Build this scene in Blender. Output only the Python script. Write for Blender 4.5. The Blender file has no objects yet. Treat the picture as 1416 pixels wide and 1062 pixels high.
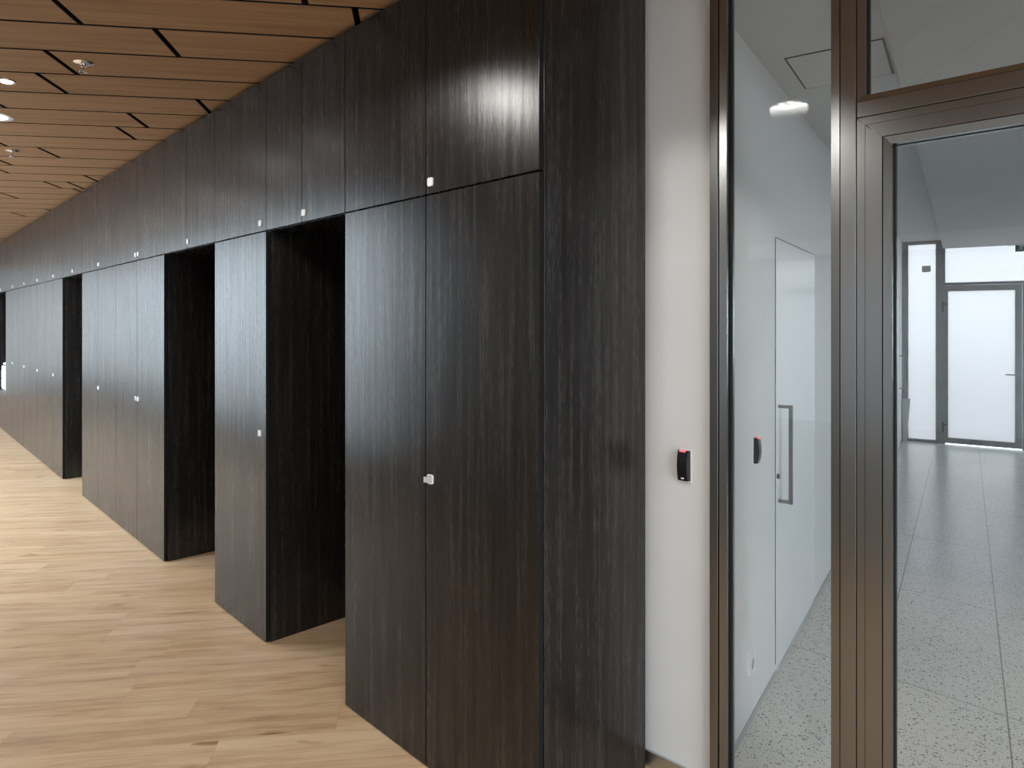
import bpy, bmesh, math, random
from mathutils import Vector, Matrix
random.seed(7)
S = bpy.context.scene
COL = S.collection
# ------------------------------------------------------------------ camera
F_PX, HOR, CAM_H = 944.0, 446.5, 1.6
cd = bpy.data.cameras.new('camera'); cam = bpy.data.objects.new('camera', cd); COL.objects.link(cam)
cam.location = (0, 0, CAM_H); cam.rotation_euler = (math.pi/2, 0, 0)
cd.sensor_width = 36.0; cd.lens = 24.0; cd.shift_y = -(531-HOR)/1416.0
cd.clip_start = 0.02; cd.clip_end = 200
S.camera = cam
S.view_settings.view_transform = 'Standard'; S.view_settings.look = 'None'
S.view_settings.gamma = 1.0; S.view_settings.use_curve_mapping = False
S.view_settings.exposure = -0.30
# ------------------------------------------------------------------ daylight
W = bpy.data.worlds.new('daylight'); S.world = W; W.use_nodes = True
wn = W.node_tree; wn.nodes.clear()
_o = wn.nodes.new('ShaderNodeOutputWorld'); _b = wn.nodes.new('ShaderNodeBackground')
_r = wn.nodes.new('ShaderNodeValToRGB'); _m = wn.nodes.new('ShaderNodeMapRange')
_t = wn.nodes.new('ShaderNodeTexCoord'); _s = wn.nodes.new('ShaderNodeSeparateXYZ')
wn.links.new(_t.outputs['Generated'], _s.inputs[0]); wn.links.new(_s.outputs['Z'], _m.inputs['Value'])
_m.inputs['From Min'].default_value = -1; _m.inputs['From Max'].default_value = 1
wn.links.new(_m.outputs[0], _r.inputs[0])
e = _r.color_ramp.elements
e[0].position = 0.30; e[0].color = (0.22, 0.25, 0.28, 1)
e[1].position = 0.80; e[1].color = (0.72, 0.86, 1.0, 1)
k = e.new(0.46); k.color = (0.40, 0.46, 0.52, 1)
k = e.new(0.50); k.color = (0.78, 0.90, 1.0, 1)
wn.links.new(_r.outputs[0], _b.inputs['Color']); _b.inputs['Strength'].default_value = 10.8
wn.links.new(_b.outputs[0], _o.inputs[0])

# ------------------------------------------------------------------ helpers
def w_of(u): return 145 + .8327*u - 5.78e-5*u*u
def FR(u):                       # floor point of the cabinet fronts
    w = w_of(u); return Vector(((u-708)*CAM_H/w, F_PX*CAM_H/w))
G0 = Vector((.671, 2.311)); GR = Vector((.738, -.674)).normalized(); GA = math.atan2(GR.y, GR.x)
CD = Vector((.5533, .833)).normalized(); CA = math.atan2(CD.y, CD.x); CE = Vector((CD.y, -CD.x))
CL = 8.43
def q_of(u):                     # distance along the glass wall
    r = (u-708)/F_PX
    return (r*G0.y-G0.x)/(GR.x-r*GR.y)
def t_of(u):                     # distance along the corridor's end wall
    P = G0+CD*CL; r = (u-708)/F_PX
    return (r*P.y-P.x)/(CE.x-r*CE.y)
def s_of(u):                     # distance along the corridor's left wall
    r = (u-708)/F_PX
    return (r*G0.y-G0.x)/(CD.x-r*CD.y)
def ez(u, v):
    P = G0+CD*CL+CE*t_of(u); return CAM_H+(HOR-v)*P.y/F_PX
def sz(u, v):
    P = G0+CD*s_of(u); return CAM_H+(HOR-v)*P.y/F_PX

class MB:
    def __init__(s): s.bm = bmesh.new(); s.mats = []
    def box(s, x0, x1, y0, y1, z0, z1, bev=0, mi=0):
        M = Matrix.Translation(((x0+x1)/2, (y0+y1)/2, (z0+z1)/2)) @ Matrix.Diagonal((abs(x1-x0), abs(y1-y0), abs(z1-z0), 1))
        r = bmesh.ops.create_cube(s.bm, size=1, matrix=M)
        vs = r['verts']; fs = {f for v in vs for f in v.link_faces}
        for f in fs: f.material_index = mi
        if bev:
            es = list({ed for v in vs for ed in v.link_edges})
            bmesh.ops.bevel(s.bm, geom=es, offset=bev, segments=2, affect='EDGES', profile=.5)
        return s
    def prism(s, pts, z0, z1, mi=0):
        lo = [s.bm.verts.new((p[0], p[1], z0)) for p in pts]; hi = [s.bm.verts.new((p[0], p[1], z1)) for p in pts]
        n = len(pts)
        fs = [s.bm.faces.new(lo[::-1]), s.bm.faces.new(hi)]
        for i in range(n): fs.append(s.bm.faces.new((lo[i], lo[(i+1) % n], hi[(i+1) % n], hi[i])))
        for f in fs: f.material_index = mi
        return s
    def hull8(s, a, b):          # a, b: matching loops of 3D points
        A = [s.bm.verts.new(p) for p in a]; B = [s.bm.verts.new(p) for p in b]; n = len(a)
        s.bm.faces.new(A[::-1]); s.bm.faces.new(B)
        for i in range(n): s.bm.faces.new((A[i], A[(i+1) % n], B[(i+1) % n], B[i]))
        return s
    def rbox(s, cx, cz, wd, ht, y0, y1, rad, seg=5):   # rounded rectangle in XZ extruded along y
        pts = []
        for (sx, sz_, a0) in ((1, 1, 0), (-1, 1, 90), (-1, -1, 180), (1, -1, 270)):
            for i in range(seg+1):
                a = math.radians(a0+90*i/seg)
                pts.append((cx+sx*(wd/2-rad)+rad*math.cos(a), cz+sz_*(ht/2-rad)+rad*math.sin(a)))
        return s.hull8([(p[0], y0, p[1]) for p in pts], [(p[0], y1, p[1]) for p in pts])
    def rring(s, cx, cz, wd, ht, y0, y1, rad, th, seg=5):
        def loop(d):
            o = []
            for (sx, sz_, a0) in ((1, 1, 0), (-1, 1, 90), (-1, -1, 180), (1, -1, 270)):
                for i in range(seg+1):
                    a = math.radians(a0+90*i/seg); rr = max(rad-d, .0008)
                    o.append((cx+sx*(wd/2-d-rr)+rr*math.cos(a), cz+sz_*(ht/2-d-rr)+rr*math.sin(a)))
            return o
        o, i_ = loop(0), loop(th)
        L = [[s.bm.verts.new((p[0], y, p[1])) for p in lp] for lp, y in ((o, y0), (o, y1), (i_, y1), (i_, y0))]
        n = len(o)
        for a in range(4):
            A, B = L[a], L[(a+1) % 4]
            for i in range(n): s.bm.faces.new((A[i], A[(i+1) % n], B[(i+1) % n], B[i]))
        return s
    def lathe(s, prof, seg=32, axis='z', c=(0, 0, 0), mi=0):   # prof: (radius, height)
        rows = []
        for r, h in prof:
            row = []
            for i in range(seg):
                a = 2*math.pi*i/seg; x, y, z = r*math.cos(a), r*math.sin(a), h
                if axis == 'y': x, y, z = x, h, y
                if axis == 'x': x, y, z = h, x, y
                row.append(s.bm.verts.new((c[0]+x, c[1]+y, c[2]+z)))
            rows.append(row)
        for A, B in zip(rows, rows[1:]):
            for i in range(seg):
                s.bm.faces.new((A[i], A[(i+1) % seg], B[(i+1) % seg], B[i])).material_index = mi
        s.bm.faces.new(rows[0][::-1]).material_index = mi; s.bm.faces.new(rows[-1]).material_index = mi
        return s
    def bar(s, p, q, wd, seg=4, r=None):
        p, q = Vector(p), Vector(q); d = (q-p).normalized()
        up = Vector((0, 0, 1)) if abs(d.z) < .9 else Vector((0, 1, 0))
        a = d.cross(up).normalized(); b = a.cross(d).normalized()
        off = math.pi/4 if seg == 4 else 0; rr = wd/2*(math.sqrt(2) if seg == 4 else 1)
        lp = lambda c: [c+a*rr*math.cos(off+2*math.pi*i/seg)+b*rr*math.sin(off+2*math.pi*i/seg) for i in range(seg)]
        return s.hull8(lp(p), lp(q))
    def build(s, name, mat, parent=None, smooth=False):
        bmesh.ops.recalc_face_normals(s.bm, faces=s.bm.faces[:])
        me = bpy.data.meshes.new(name); s.bm.to_mesh(me); s.bm.free()
        for m in (mat if isinstance(mat, (list, tuple)) else [mat]): me.materials.append(m)
        if smooth:
            for p in me.polygons: p.use_smooth = True
            try: me.set_sharp_from_angle(angle=math.radians(35))
            except Exception: pass
        o = bpy.data.objects.new(name, me); COL.objects.link(o)
        if parent: o.parent = parent
        return o
def tag(o, label=None, cat=None, group=None, kind=None):
    if label: o['label'] = label
    if cat: o['category'] = cat
    if group: o['group'] = group
    if kind: o['kind'] = kind
    return o
def empty(name, loc, rz=0):
    o = bpy.data.objects.new(name, None); COL.objects.link(o)
    o.location = loc; o.rotation_euler = (0, 0, rz); o.empty_display_size = .1
    return o
def place(o, loc, rz=0): o.location = loc; o.rotation_euler = (0, 0, rz); return o
def sub(o, loc): o.location = loc; return o

# ------------------------------------------------------------------ materials
def new_mat(name):
    m = bpy.data.materials.new(name); m.use_nodes = True; nt = m.node_tree
    return m, nt, nt.nodes['Principled BSDF']
def plain(name, col, rough=.5, metal=0., noise=0.0, spec=.5, emit=None, es=0):
    m, nt, b = new_mat(name)
    b.inputs['Base Color'].default_value = (*col, 1); b.inputs['Roughness'].default_value = rough
    b.inputs['Metallic'].default_value = metal; b.inputs['Specular IOR Level'].default_value = spec
    if emit: b.inputs['Emission Color'].default_value = (*emit, 1); b.inputs['Emission Strength'].default_value = es
    if noise:
        n = nt.nodes.new('ShaderNodeTexNoise'); n.inputs['Scale'].default_value = 6; n.inputs['Detail'].default_value = 6
        tc = nt.nodes.new('ShaderNodeTexCoord'); nt.links.new(tc.outputs['Object'], n.inputs['Vector'])
        r = nt.nodes.new('ShaderNodeValToRGB')
        r.color_ramp.elements[0].color = (*[c*(1-noise) for c in col], 1); r.color_ramp.elements[1].color = (*[min(1, c*(1+noise)) for c in col], 1)
        r.color_ramp.elements[0].position = .3; r.color_ramp.elements[1].position = .7
        nt.links.new(n.outputs['Fac'], r.inputs[0]); nt.links.new(r.outputs[0], b.inputs['Base Color'])
    return m
class N:                                     # tiny node builder
    def __init__(s, nt): s.nt = nt
    def math(s, op, a, b=None, c=None):
        n = s.nt.nodes.new('ShaderNodeMath'); n.operation = op
        for i, v in enumerate((a, b, c)):
            if v is None: continue
            if isinstance(v, (int, float)): n.inputs[i].default_value = v
            else: s.nt.links.new(v, n.inputs[i])
        return n.outputs[0]
    def node(s, t, **kw):
        n = s.nt.nodes.new(t)
        for k_, v in kw.items(): setattr(n, k_, v)
        return n
    def link(s, a, b): s.nt.links.new(a, b)
    def ramp(s, f, stops):
        r = s.nt.nodes.new('ShaderNodeValToRGB'); s.nt.links.new(f, r.inputs[0]); el = r.color_ramp.elements
        el[0].position, el[0].color = stops[0][0], (*stops[0][1], 1); el[1].position, el[1].color = stops[-1][0], (*stops[-1][1], 1)
        for p, c in stops[1:-1]: x = el.new(p); x.color = (*c, 1)
        return r.outputs[0]
    def comb(s, x, y, z):
        n = s.nt.nodes.new('ShaderNodeCombineXYZ')
        for i, v in enumerate((x, y, z)):
            if isinstance(v, (int, float)): n.inputs[i].default_value = v
            else: s.nt.links.new(v, n.inputs[i])
        return n.outputs[0]
    def mixc(s, mode, fac, a, b):
        n = s.nt.nodes.new('ShaderNodeMix'); n.data_type = 'RGBA'; n.blend_type = mode
        for i, v in ((0, fac), (6, a), (7, b)):
            if isinstance(v, (int, float)): n.inputs[i].default_value = v
            elif isinstance(v, tuple): n.inputs[i].default_value = (*v, 1)
            else: s.nt.links.new(v, n.inputs[i])
        return n.outputs[2]

def dark_wood():
    m, nt, b = new_mat('dark_wenge_laminate'); g = N(nt)
    tc = g.node('ShaderNodeTexCoord'); oi = g.node('ShaderNodeObjectInfo')
    sp = g.node('ShaderNodeSeparateXYZ'); g.link(tc.outputs['Object'], sp.inputs[0])
    off = g.math('MULTIPLY', oi.outputs['Random'], 37.0)
    v1 = g.comb(g.math('MULTIPLY', g.math('ADD', sp.outputs[0], off), 42), g.math('MULTIPLY', sp.outputs[1], 42), g.math('MULTIPLY', g.math('ADD', sp.outputs[2], off), 1.3))
    n1 = g.node('ShaderNodeTexNoise'); n1.inputs['Scale'].default_value = 1; n1.inputs['Detail'].default_value = 5; n1.inputs['Roughness'].default_value = .65; g.link(v1, n1.inputs['Vector'])
    v2 = g.comb(g.math('MULTIPLY', g.math('ADD', sp.outputs[0], off), 420), g.math('MULTIPLY', sp.outputs[1], 420), g.math('MULTIPLY', sp.outputs[2], 22))
    n2 = g.node('ShaderNodeTexNoise'); n2.inputs['Scale'].default_value = 1; n2.inputs['Detail'].default_value = 3; g.link(v2, n2.inputs['Vector'])
    f = g.math('ADD', g.math('MULTIPLY', n1.outputs['Fac'], .62), g.math('MULTIPLY', n2.outputs['Fac'], .38))
    c = g.ramp(f, [(.36, (.0065, .0057, .0052)), (.5, (.0125, .0108, .0095)), (.64, (.024, .0205, .018))])
    g.link(c, b.inputs['Base Color'])
    rr = g.node('ShaderNodeMapRange'); g.link(f, rr.inputs['Value'])
    rr.inputs['From Min'].default_value = .35; rr.inputs['From Max'].default_value = .65
    rr.inputs['To Min'].default_value = .25; rr.inputs['To Max'].default_value = .285
    g.link(rr.outputs[0], b.inputs['Roughness'])
    sr_ = g.node('ShaderNodeMapRange'); g.link(f, sr_.inputs['Value'])
    sr_.inputs['From Min'].default_value = .36; sr_.inputs['From Max'].default_value = .64
    sr_.inputs['To Min'].default_value = .26; sr_.inputs['To Max'].default_value = .68
    g.link(sr_.outputs[0], b.inputs['Specular IOR Level'])
    bp = g.node('ShaderNodeBump'); bp.inputs['Strength'].default_value = .12; bp.inputs['Distance'].default_value = .001
    g.link(f, bp.inputs['Height']); g.link(bp.outputs[0], b.inputs['Normal'])
    return m
PD = Vector((.990, .139)).normalized(); PN = Vector((-PD.y, PD.x))
def oak_floor():
    m, nt, b = new_mat('oak_vinyl_planks'); g = N(nt)
    tc = g.node('ShaderNodeTexCoord'); sp = g.node('ShaderNodeSeparateXYZ'); g.link(tc.outputs['Object'], sp.inputs[0])
    X, Y = sp.outputs[0], sp.outputs[1]
    a = g.math('ADD', g.math('MULTIPLY', X, PD.x), g.math('MULTIPLY', Y, PD.y))
    r = g.math('ADD', g.math('MULTIPLY', X, PN.x), g.math('MULTIPLY', Y, PN.y))
    WD, LN = .184, 1.25
    rn = g.math('DIVIDE', g.math('ADD', r, 20.07), WD); row = g.math('FLOOR', rn); rf = g.math('SUBTRACT', rn, row)
    wn_ = g.node('ShaderNodeTexWhiteNoise'); wn_.noise_dimensions = '1D'; g.link(row, wn_.inputs['W'])
    an = g.math('ADD', g.math('DIVIDE', g.math('ADD', a, 30), LN), g.math('MULTIPLY', wn_.outputs['Value'], 5)); cl = g.math('FLOOR', an); af = g.math('SUBTRACT', an, cl)
    w2 = g.node('ShaderNodeTexWhiteNoise'); w2.noise_dimensions = '2D'; g.link(g.comb(row, cl, 0), w2.inputs['Vector'])
    idv = w2.outputs['Value']
    va = g.comb(g.math('MULTIPLY', a, 1.6), g.math('ADD', g.math('MULTIPLY', r, 17), g.math('MULTIPLY', idv, 40)), g.math('MULTIPLY', idv, 17))
    n1 = g.node('ShaderNodeTexNoise'); n1.inputs['Scale'].default_value = 1; n1.inputs['Detail'].default_value = 6; n1.inputs['Roughness'].default_value = .6; n1.inputs['Distortion'].default_value = .5; g.link(va, n1.inputs['Vector'])
    vb = g.comb(g.math('MULTIPLY', a, 6), g.math('ADD', g.math('MULTIPLY', r, 110), g.math('MULTIPLY', idv, 90)), 0)
    n2 = g.node('ShaderNodeTexNoise'); n2.inputs['Scale'].default_value = 1; n2.inputs['Detail'].default_value = 4; g.link(vb, n2.inputs['Vector'])
    vk = g.comb(g.math('MULTIPLY', a, 3.2), g.math('ADD', g.math('MULTIPLY', r, 14), g.math('MULTIPLY', idv, 31)), 3.3)
    n3 = g.node('ShaderNodeTexNoise'); n3.inputs['Scale'].default_value = 1; n3.inputs['Detail'].default_value = 2; g.link(vk, n3.inputs['Vector'])
    f = g.math('ADD', g.math('MULTIPLY', n1.outputs['Fac'], .7), g.math('MULTIPLY', n2.outputs['Fac'], .3))
    c = g.ramp(f, [(.32, (.34, .215, .120)), (.45, (.49, .335, .200)), (.56, (.58, .415, .262)), (.70, (.64, .48, .325))])
    tint = g.ramp(idv, [(0, (.90, .86, .80)), (.5, (1, .97, .93)), (1, (1.0, 1.0, 1.0))])
    c = g.mixc('MULTIPLY', 1.0, c, tint)
    kn = g.ramp(n3.outputs['Fac'], [(.69, (1, 1, 1)), (.76, (.55, .42, .30))])
    c = g.mixc('MULTIPLY', 1.0, c, kn)
    e1 = g.math('LESS_THAN', rf, .010); e2 = g.math('LESS_THAN', af, .0016)
    ed = g.math('MULTIPLY', g.math('MAXIMUM', e1, e2), .35)
    c = g.mixc('MIX', ed, c, (.22, .12, .06))
    g.link(c, b.inputs['Base Color']); b.inputs['Roughness'].default_value = .42; b.inputs['Specular IOR Level'].default_value = .4
    return m
def ceil_wood():
    m, nt, b = new_mat('perforated_oak_board'); g = N(nt)
    tc = g.node('ShaderNodeTexCoord'); sp = g.node('ShaderNodeSeparateXYZ'); g.link(tc.outputs['Object'], sp.inputs[0])
    X, Y = sp.outputs[0], sp.outputs[1]
    a = g.math('ADD', g.math('MULTIPLY', X, PD.x), g.math('MULTIPLY', Y, PD.y))
    r = g.math('ADD', g.math('MULTIPLY', X, PN.x), g.math('MULTIPLY', Y, PN.y))
    row = g.math('FLOOR', g.math('DIVIDE', g.math('ADD', r, 31.2-3.058), .312))
    wn_ = g.node('ShaderNodeTexWhiteNoise'); wn_.noise_dimensions = '1D'; g.link(row, wn_.inputs['W'])
    va = g.comb(g.math('MULTIPLY', a, 1.3), g.math('ADD', g.math('MULTIPLY', r, 30), g.math('MULTIPLY', wn_.outputs['Value'], 40)), 0)
    n1 = g.node('ShaderNodeTexNoise'); n1.inputs['Scale'].default_value = 1; n1.inputs['Detail'].default_value = 6; g.link(va, n1.inputs['Vector'])
    c = g.ramp(n1.outputs['Fac'], [(.3, (.33, .178, .08)), (.5, (.425, .243, .118)), (.7, (.48, .29, .15))])
    # rows of small drilled holes
    P = .011
    ha = g.math('SUBTRACT', g.math('FRACT', g.math('DIVIDE', g.math('ADD', a, 50), P)), .5)
    hr = g.math('SUBTRACT', g.math('FRACT', g.math('DIVIDE', g.math('ADD', r, 50), P)), .5)
    d = g.math('SQRT', g.math('ADD', g.math('MULTIPLY', ha, ha), g.math('MULTIPLY', hr, hr)))
    hole = g.math('MULTIPLY', g.math('LESS_THAN', d, .22), .75)
    c = g.mixc('MIX', hole, c, (.06, .03, .015))
    g.link(c, b.inputs['Base Color']); b.inputs['Roughness'].default_value = .5; b.inputs['Specular IOR Level'].default_value = .3
    return m
def terrazzo():
    m, nt, b = new_mat('terrazzo'); g = N(nt)
    tc = g.node('ShaderNodeTexCoord')      # the floor object's local x runs along the corridor, -y across it
    sp = g.node('ShaderNodeSeparateXYZ'); g.link(tc.outputs['Object'], sp.inputs[0])
    s_, e_ = sp.outputs[0], g.math('MULTIPLY', sp.outputs[1], -1)
    n1 = g.node('ShaderNodeTexNoise'); n1.inputs['Scale'].default_value = 1.3; n1.inputs['Detail'].default_value = 5; g.link(tc.outputs['Object'], n1.inputs['Vector'])
    c = g.ramp(n1.outputs['Fac'], [(.3, (.64, .635, .605)), (.7, (.69, .685, .655))])
    for sc, th, col in ((72, .26, (.13, .12, .11)), (100, .28, (.20, .19, .18)), (85, .24, (.66, .65, .63)), (170, .30, (.30, .295, .28)), (150, .26, (.60, .59, .57))):
        v = g.node('ShaderNodeTexVoronoi'); v.inputs['Scale'].default_value = sc; g.link(tc.outputs['Object'], v.inputs['Vector'])
        w3 = g.node('ShaderNodeSeparateColor'); g.link(v.outputs['Color'], w3.inputs[0])
        thr = g.math('MULTIPLY', w3.outputs[0], th*1.6)
        k_ = g.math('MULTIPLY', g.math('LESS_THAN', v.outputs['Distance'], thr), g.math('GREATER_THAN', w3.outputs[1], .45))
        c = g.mixc('MIX', g.math('MULTIPLY', k_, .8), c, col)
    l1 = g.math('LESS_THAN', g.math('ABSOLUTE', g.math('SUBTRACT', g.math('FRACT', g.math('ADD', g.math('DIVIDE', g.math('SUBTRACT', e_, .392), .469), 10.5)), .5)), .006)
    l2 = g.math('LESS_THAN', g.math('ABSOLUTE', g.math('SUBTRACT', g.math('FRACT', g.math('ADD', g.math('DIVIDE', g.math('SUBTRACT', g.math('ADD', s_, g.math('MULTIPLY', e_, .2)), 2.51), 1.21), 10.5)), .5)), .0022)
    c = g.mixc('MIX', g.math('MULTIPLY', g.math('MAXIMUM', l1, l2), .75), c, (.15, .15, .15))
    g.link(c, b.inputs['Base Color'])
    n2 = g.node('ShaderNodeTexNoise'); n2.inputs['Scale'].default_value = 5; n2.inputs['Detail'].default_value = 6; g.link(tc.outputs['Object'], n2.inputs['Vector'])
    rr = g.node('ShaderNodeMapRange'); g.link(n2.outputs['Fac'], rr.inputs['Value']); rr.inputs['To Min'].default_value = .2; rr.inputs['To Max'].default_value = .3
    g.link(rr.outputs[0], b.inputs['Roughness'])
    return m
def steel():
    m, nt, b = new_mat('burnished_steel'); g = N(nt)
    tc = g.node('ShaderNodeTexCoord')
    b.inputs['Base Color'].default_value = (.262, .264, .262, 1); b.inputs['Metallic'].default_value = 1; b.inputs['Roughness'].default_value = .27
    return m
def clear_glass(name='clear_glass', tint=(.983, .99, .988)):
    m = bpy.data.materials.new(name); m.use_nodes = True; nt = m.node_tree; nt.nodes.clear(); g = N(nt)
    out = g.node('ShaderNodeOutputMaterial'); mx = g.node('ShaderNodeMixShader'); tr = g.node('ShaderNodeBsdfTransparent'); gl = g.node('ShaderNodeBsdfGlossy')
    tr.inputs[0].default_value = (*tint, 1); gl.inputs['Roughness'].default_value = 0.0; gl.inputs[0].default_value = (1, 1, 1, 1)
    lw = g.node('ShaderNodeLayerWeight'); lw.inputs['Blend'].default_value = .5
    f = g.math('ADD', g.math('MULTIPLY', g.math('POWER', lw.outputs['Facing'], 5), .96), .04)
    g.link(f, mx.inputs[0]); g.link(tr.outputs[0], mx.inputs[1]); g.link(gl.outputs[0], mx.inputs[2]); g.link(mx.outputs[0], out.inputs[0])
    return m
def frosted():
    m = bpy.data.materials.new('frosted_glass'); m.use_nodes = True; nt = m.node_tree; nt.nodes.clear(); g = N(nt)
    out = g.node('ShaderNodeOutputMaterial'); m1 = g.node('ShaderNodeMixShader'); m2 = g.node('ShaderNodeMixShader')
    tl = g.node('ShaderNodeBsdfTranslucent'); tl.inputs[0].default_value = (.208, .193, .186, 1)
    rf = g.node('ShaderNodeBsdfRefraction'); rf.inputs['Roughness'].default_value = .55; rf.inputs['IOR'].default_value = 1.2; rf.inputs[0].default_value = (.166, .154, .149, 1)
    gl = g.node('ShaderNodeBsdfGlossy'); gl.inputs['Roughness'].default_value = .3
    m1.inputs[0].default_value = .55; g.link(tl.outputs[0], m1.inputs[1]); g.link(rf.outputs[0], m1.inputs[2])
    m2.inputs[0].default_value = .05; g.link(m1.outputs[0], m2.inputs[1]); g.link(gl.outputs[0], m2.inputs[2]); g.link(m2.outputs[0], out.inputs[0])
    return m
WOOD = dark_wood(); OAK = oak_floor(); CEIL = ceil_wood(); TERR = terrazzo(); STEEL = steel(); GLASS = clear_glass(); FROST = frosted()
BLACK = plain('black_void', (.006, .006, .006), .8); GASKET = plain('black_gasket', (.010, .010, .010), .8, spec=.15); EDGE = plain('black_seam_shade', (.008, .008, .008), .7, spec=.15)
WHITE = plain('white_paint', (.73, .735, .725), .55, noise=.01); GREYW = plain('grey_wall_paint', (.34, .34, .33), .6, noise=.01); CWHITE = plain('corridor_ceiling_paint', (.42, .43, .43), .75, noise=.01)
CWHITE2 = plain('corridor_ceiling_paint_lit', (.56, .57, .57), .75, noise=.01)  # same ceiling paint made lighter, painting light onto the strip and hatch
GLOSSW = plain('white_lacquer', (.80, .82, .83), .22, noise=.01)
ALU = plain('brushed_aluminium', (.62, .62, .61), .3, 1.0, noise=.06)
GREYSTEEL = plain('grey_steel', (.20, .21, .22), .35, .7, noise=.08)
CHROME = plain('chrome', (.85, .86, .88), .06, 1.0)
LOCKW = plain('white_plastic', (.82, .82, .82), .35); READER = plain('black_plastic', (.012, .012, .014), .28)
GREYP = plain('grey_plastic', (.42, .44, .45), .5); DGREY = plain('dark_grey_plastic', (.05, .05, .055), .4)
REDLED = plain('red_led', (.5, .08, .1), .3, emit=(1, .12, .16), es=1.6)
LAMP = plain('lamp_lens', (1, 1, 1), .3, emit=(1, .97, .92), es=22)
LAMPS = plain('bright_spot_lens', (1, 1, 1), .3, emit=(1, .95, .86), es=60)
RINGW = plain('lamp_reflector_glow', (.85, .86, .86), .3, emit=(1, .98, .95), es=3.5)  # emission stands in for lens light caught by the reflector
GREEN = plain('exit_green', (.012, .10, .075), .35); MARKW = plain('sign_white', (.55, .66, .62), .4)
LOGO = plain('pale_mark', (.75, .78, .85), .4)
BLIND = plain('blind_slats', (.72, .73, .74), .45)
_g = N(BLIND.node_tree); _tl = _g.node('ShaderNodeBsdfTranslucent'); _tl.inputs[0].default_value = (.5, .52, .54, 1)
_mx = _g.node('ShaderNodeMixShader'); _mx.inputs[0].default_value = .22
_g.link(BLIND.node_tree.nodes['Principled BSDF'].outputs[0], _mx.inputs[1]); _g.link(_tl.outputs[0], _mx.inputs[2])
_g.link(_mx.outputs[0], BLIND.node_tree.nodes['Material Output'].inputs[0])

# ------------------------------------------------------------------ setting: floors
ZC = 2.84
TD = Vector((-.69, .724)).normalized(); TN = Vector((TD.y, -TD.x))      # along the cabinet row; TN points at the cabinets
OPP = -.65                                                               # opposite wall: dot(TN, p) = OPP
P1 = G0+GR*4.6
P2 = P1+TN*(OPP-TN.dot(P1))
P3 = P2+TD*22.0
BK = [(.55, 720), (.6, 600), (.6, 477), (.6, 368), (.6, 227), (.6, 113.5), (.6, 33), (.6, 8), (.6, -30)]
def back_pt(u, d):
    a, b_ = FR(u+2), FR(u-2); t = (b_-a).normalized(); n = Vector((t.y, -t.x))
    return FR(u)+n*d
ENDB = back_pt(-45, .62)
P4 = P3+TN*(TN.dot(ENDB)-OPP+2.2)
WA = G0-GR*.49
oakpoly = [tuple(P1), tuple(P2), tuple(P3), tuple(P4), tuple(ENDB), tuple(back_pt(227, .62)), tuple(WA), tuple(G0)]
tag(MB().prism(oakpoly, -.08, 0).build('floor', OAK), 'pale oak plank floor running past the dark cabinets', 'floor', kind='structure')
fl = MB()
CW = 2.2
k1 = (P1-G0); ex = k1.dot(CE); sx_ = k1.dot(CD)
fl.prism([(0, 0), (sx_, -ex), (CL+.02, -ex), (CL+.02, .0)], -.08, 0)
place(tag(fl.build('floor_corridor', TERR), 'speckled grey terrazzo floor behind the glass', 'floor', kind='structure'), (*G0, 0), CA)

# ------------------------------------------------------------------ setting: plank ceiling
RHO0, RP, GAP = 3.058, .312, .016
def world_c(u, v, z=ZC):
    Y = F_PX*(z-CAM_H)/(HOR-v); return Vector(((u-708)*Y/F_PX, Y))
jp = [(93.8, 17), (230.8, 59.6), (84.2, 86.2), (71.2, 115), (279.7, 145), (2, 146), (189.5, 165.5), (172.3, 183), (3.4, 199.4), (64.4, 209.6), (7, 224.6),
      (4.2, 236.4), (123.4, 245.8), (67, 253.4), (113.6, 260), (10.5, 269.8), (61.3, 288.7), (19.8, 295), (422, 4), (492, 19)]
joints = {}
for u, v in jp:
    p = world_c(u, v); rho = p.dot(PN); joints.setdefault(math.floor((rho-RHO0)/RP), []).append(p.dot(PD))
def clip(pts, a, b):
    out = []; d = b-a; n = Vector((d.y, -d.x))
    f = lambda p: n.dot(p-a)
    for i in range(len(pts)):
        p, q = pts[i], pts[(i+1) % len(pts)]; fp, fq = f(p), f(q)
        if fp >= 0: out.append(p)
        if fp*fq < 0: out.append(p+(q-p)*(fp/(fp-fq)))
    return out
hull = [P1+Vector((.674, .738))*1.0, P2, P3, P4]                                   # convex outline of the ceiling
area = sum(hull[i].x*hull[(i+1) % 4].y-hull[(i+1) % 4].x*hull[i].y for i in range(4))
if area > 0: hull = hull[::-1]
cb = MB()
rhos = [p.dot(PN) for p in hull]; sig = [p.dot(PD) for p in hull]
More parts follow.
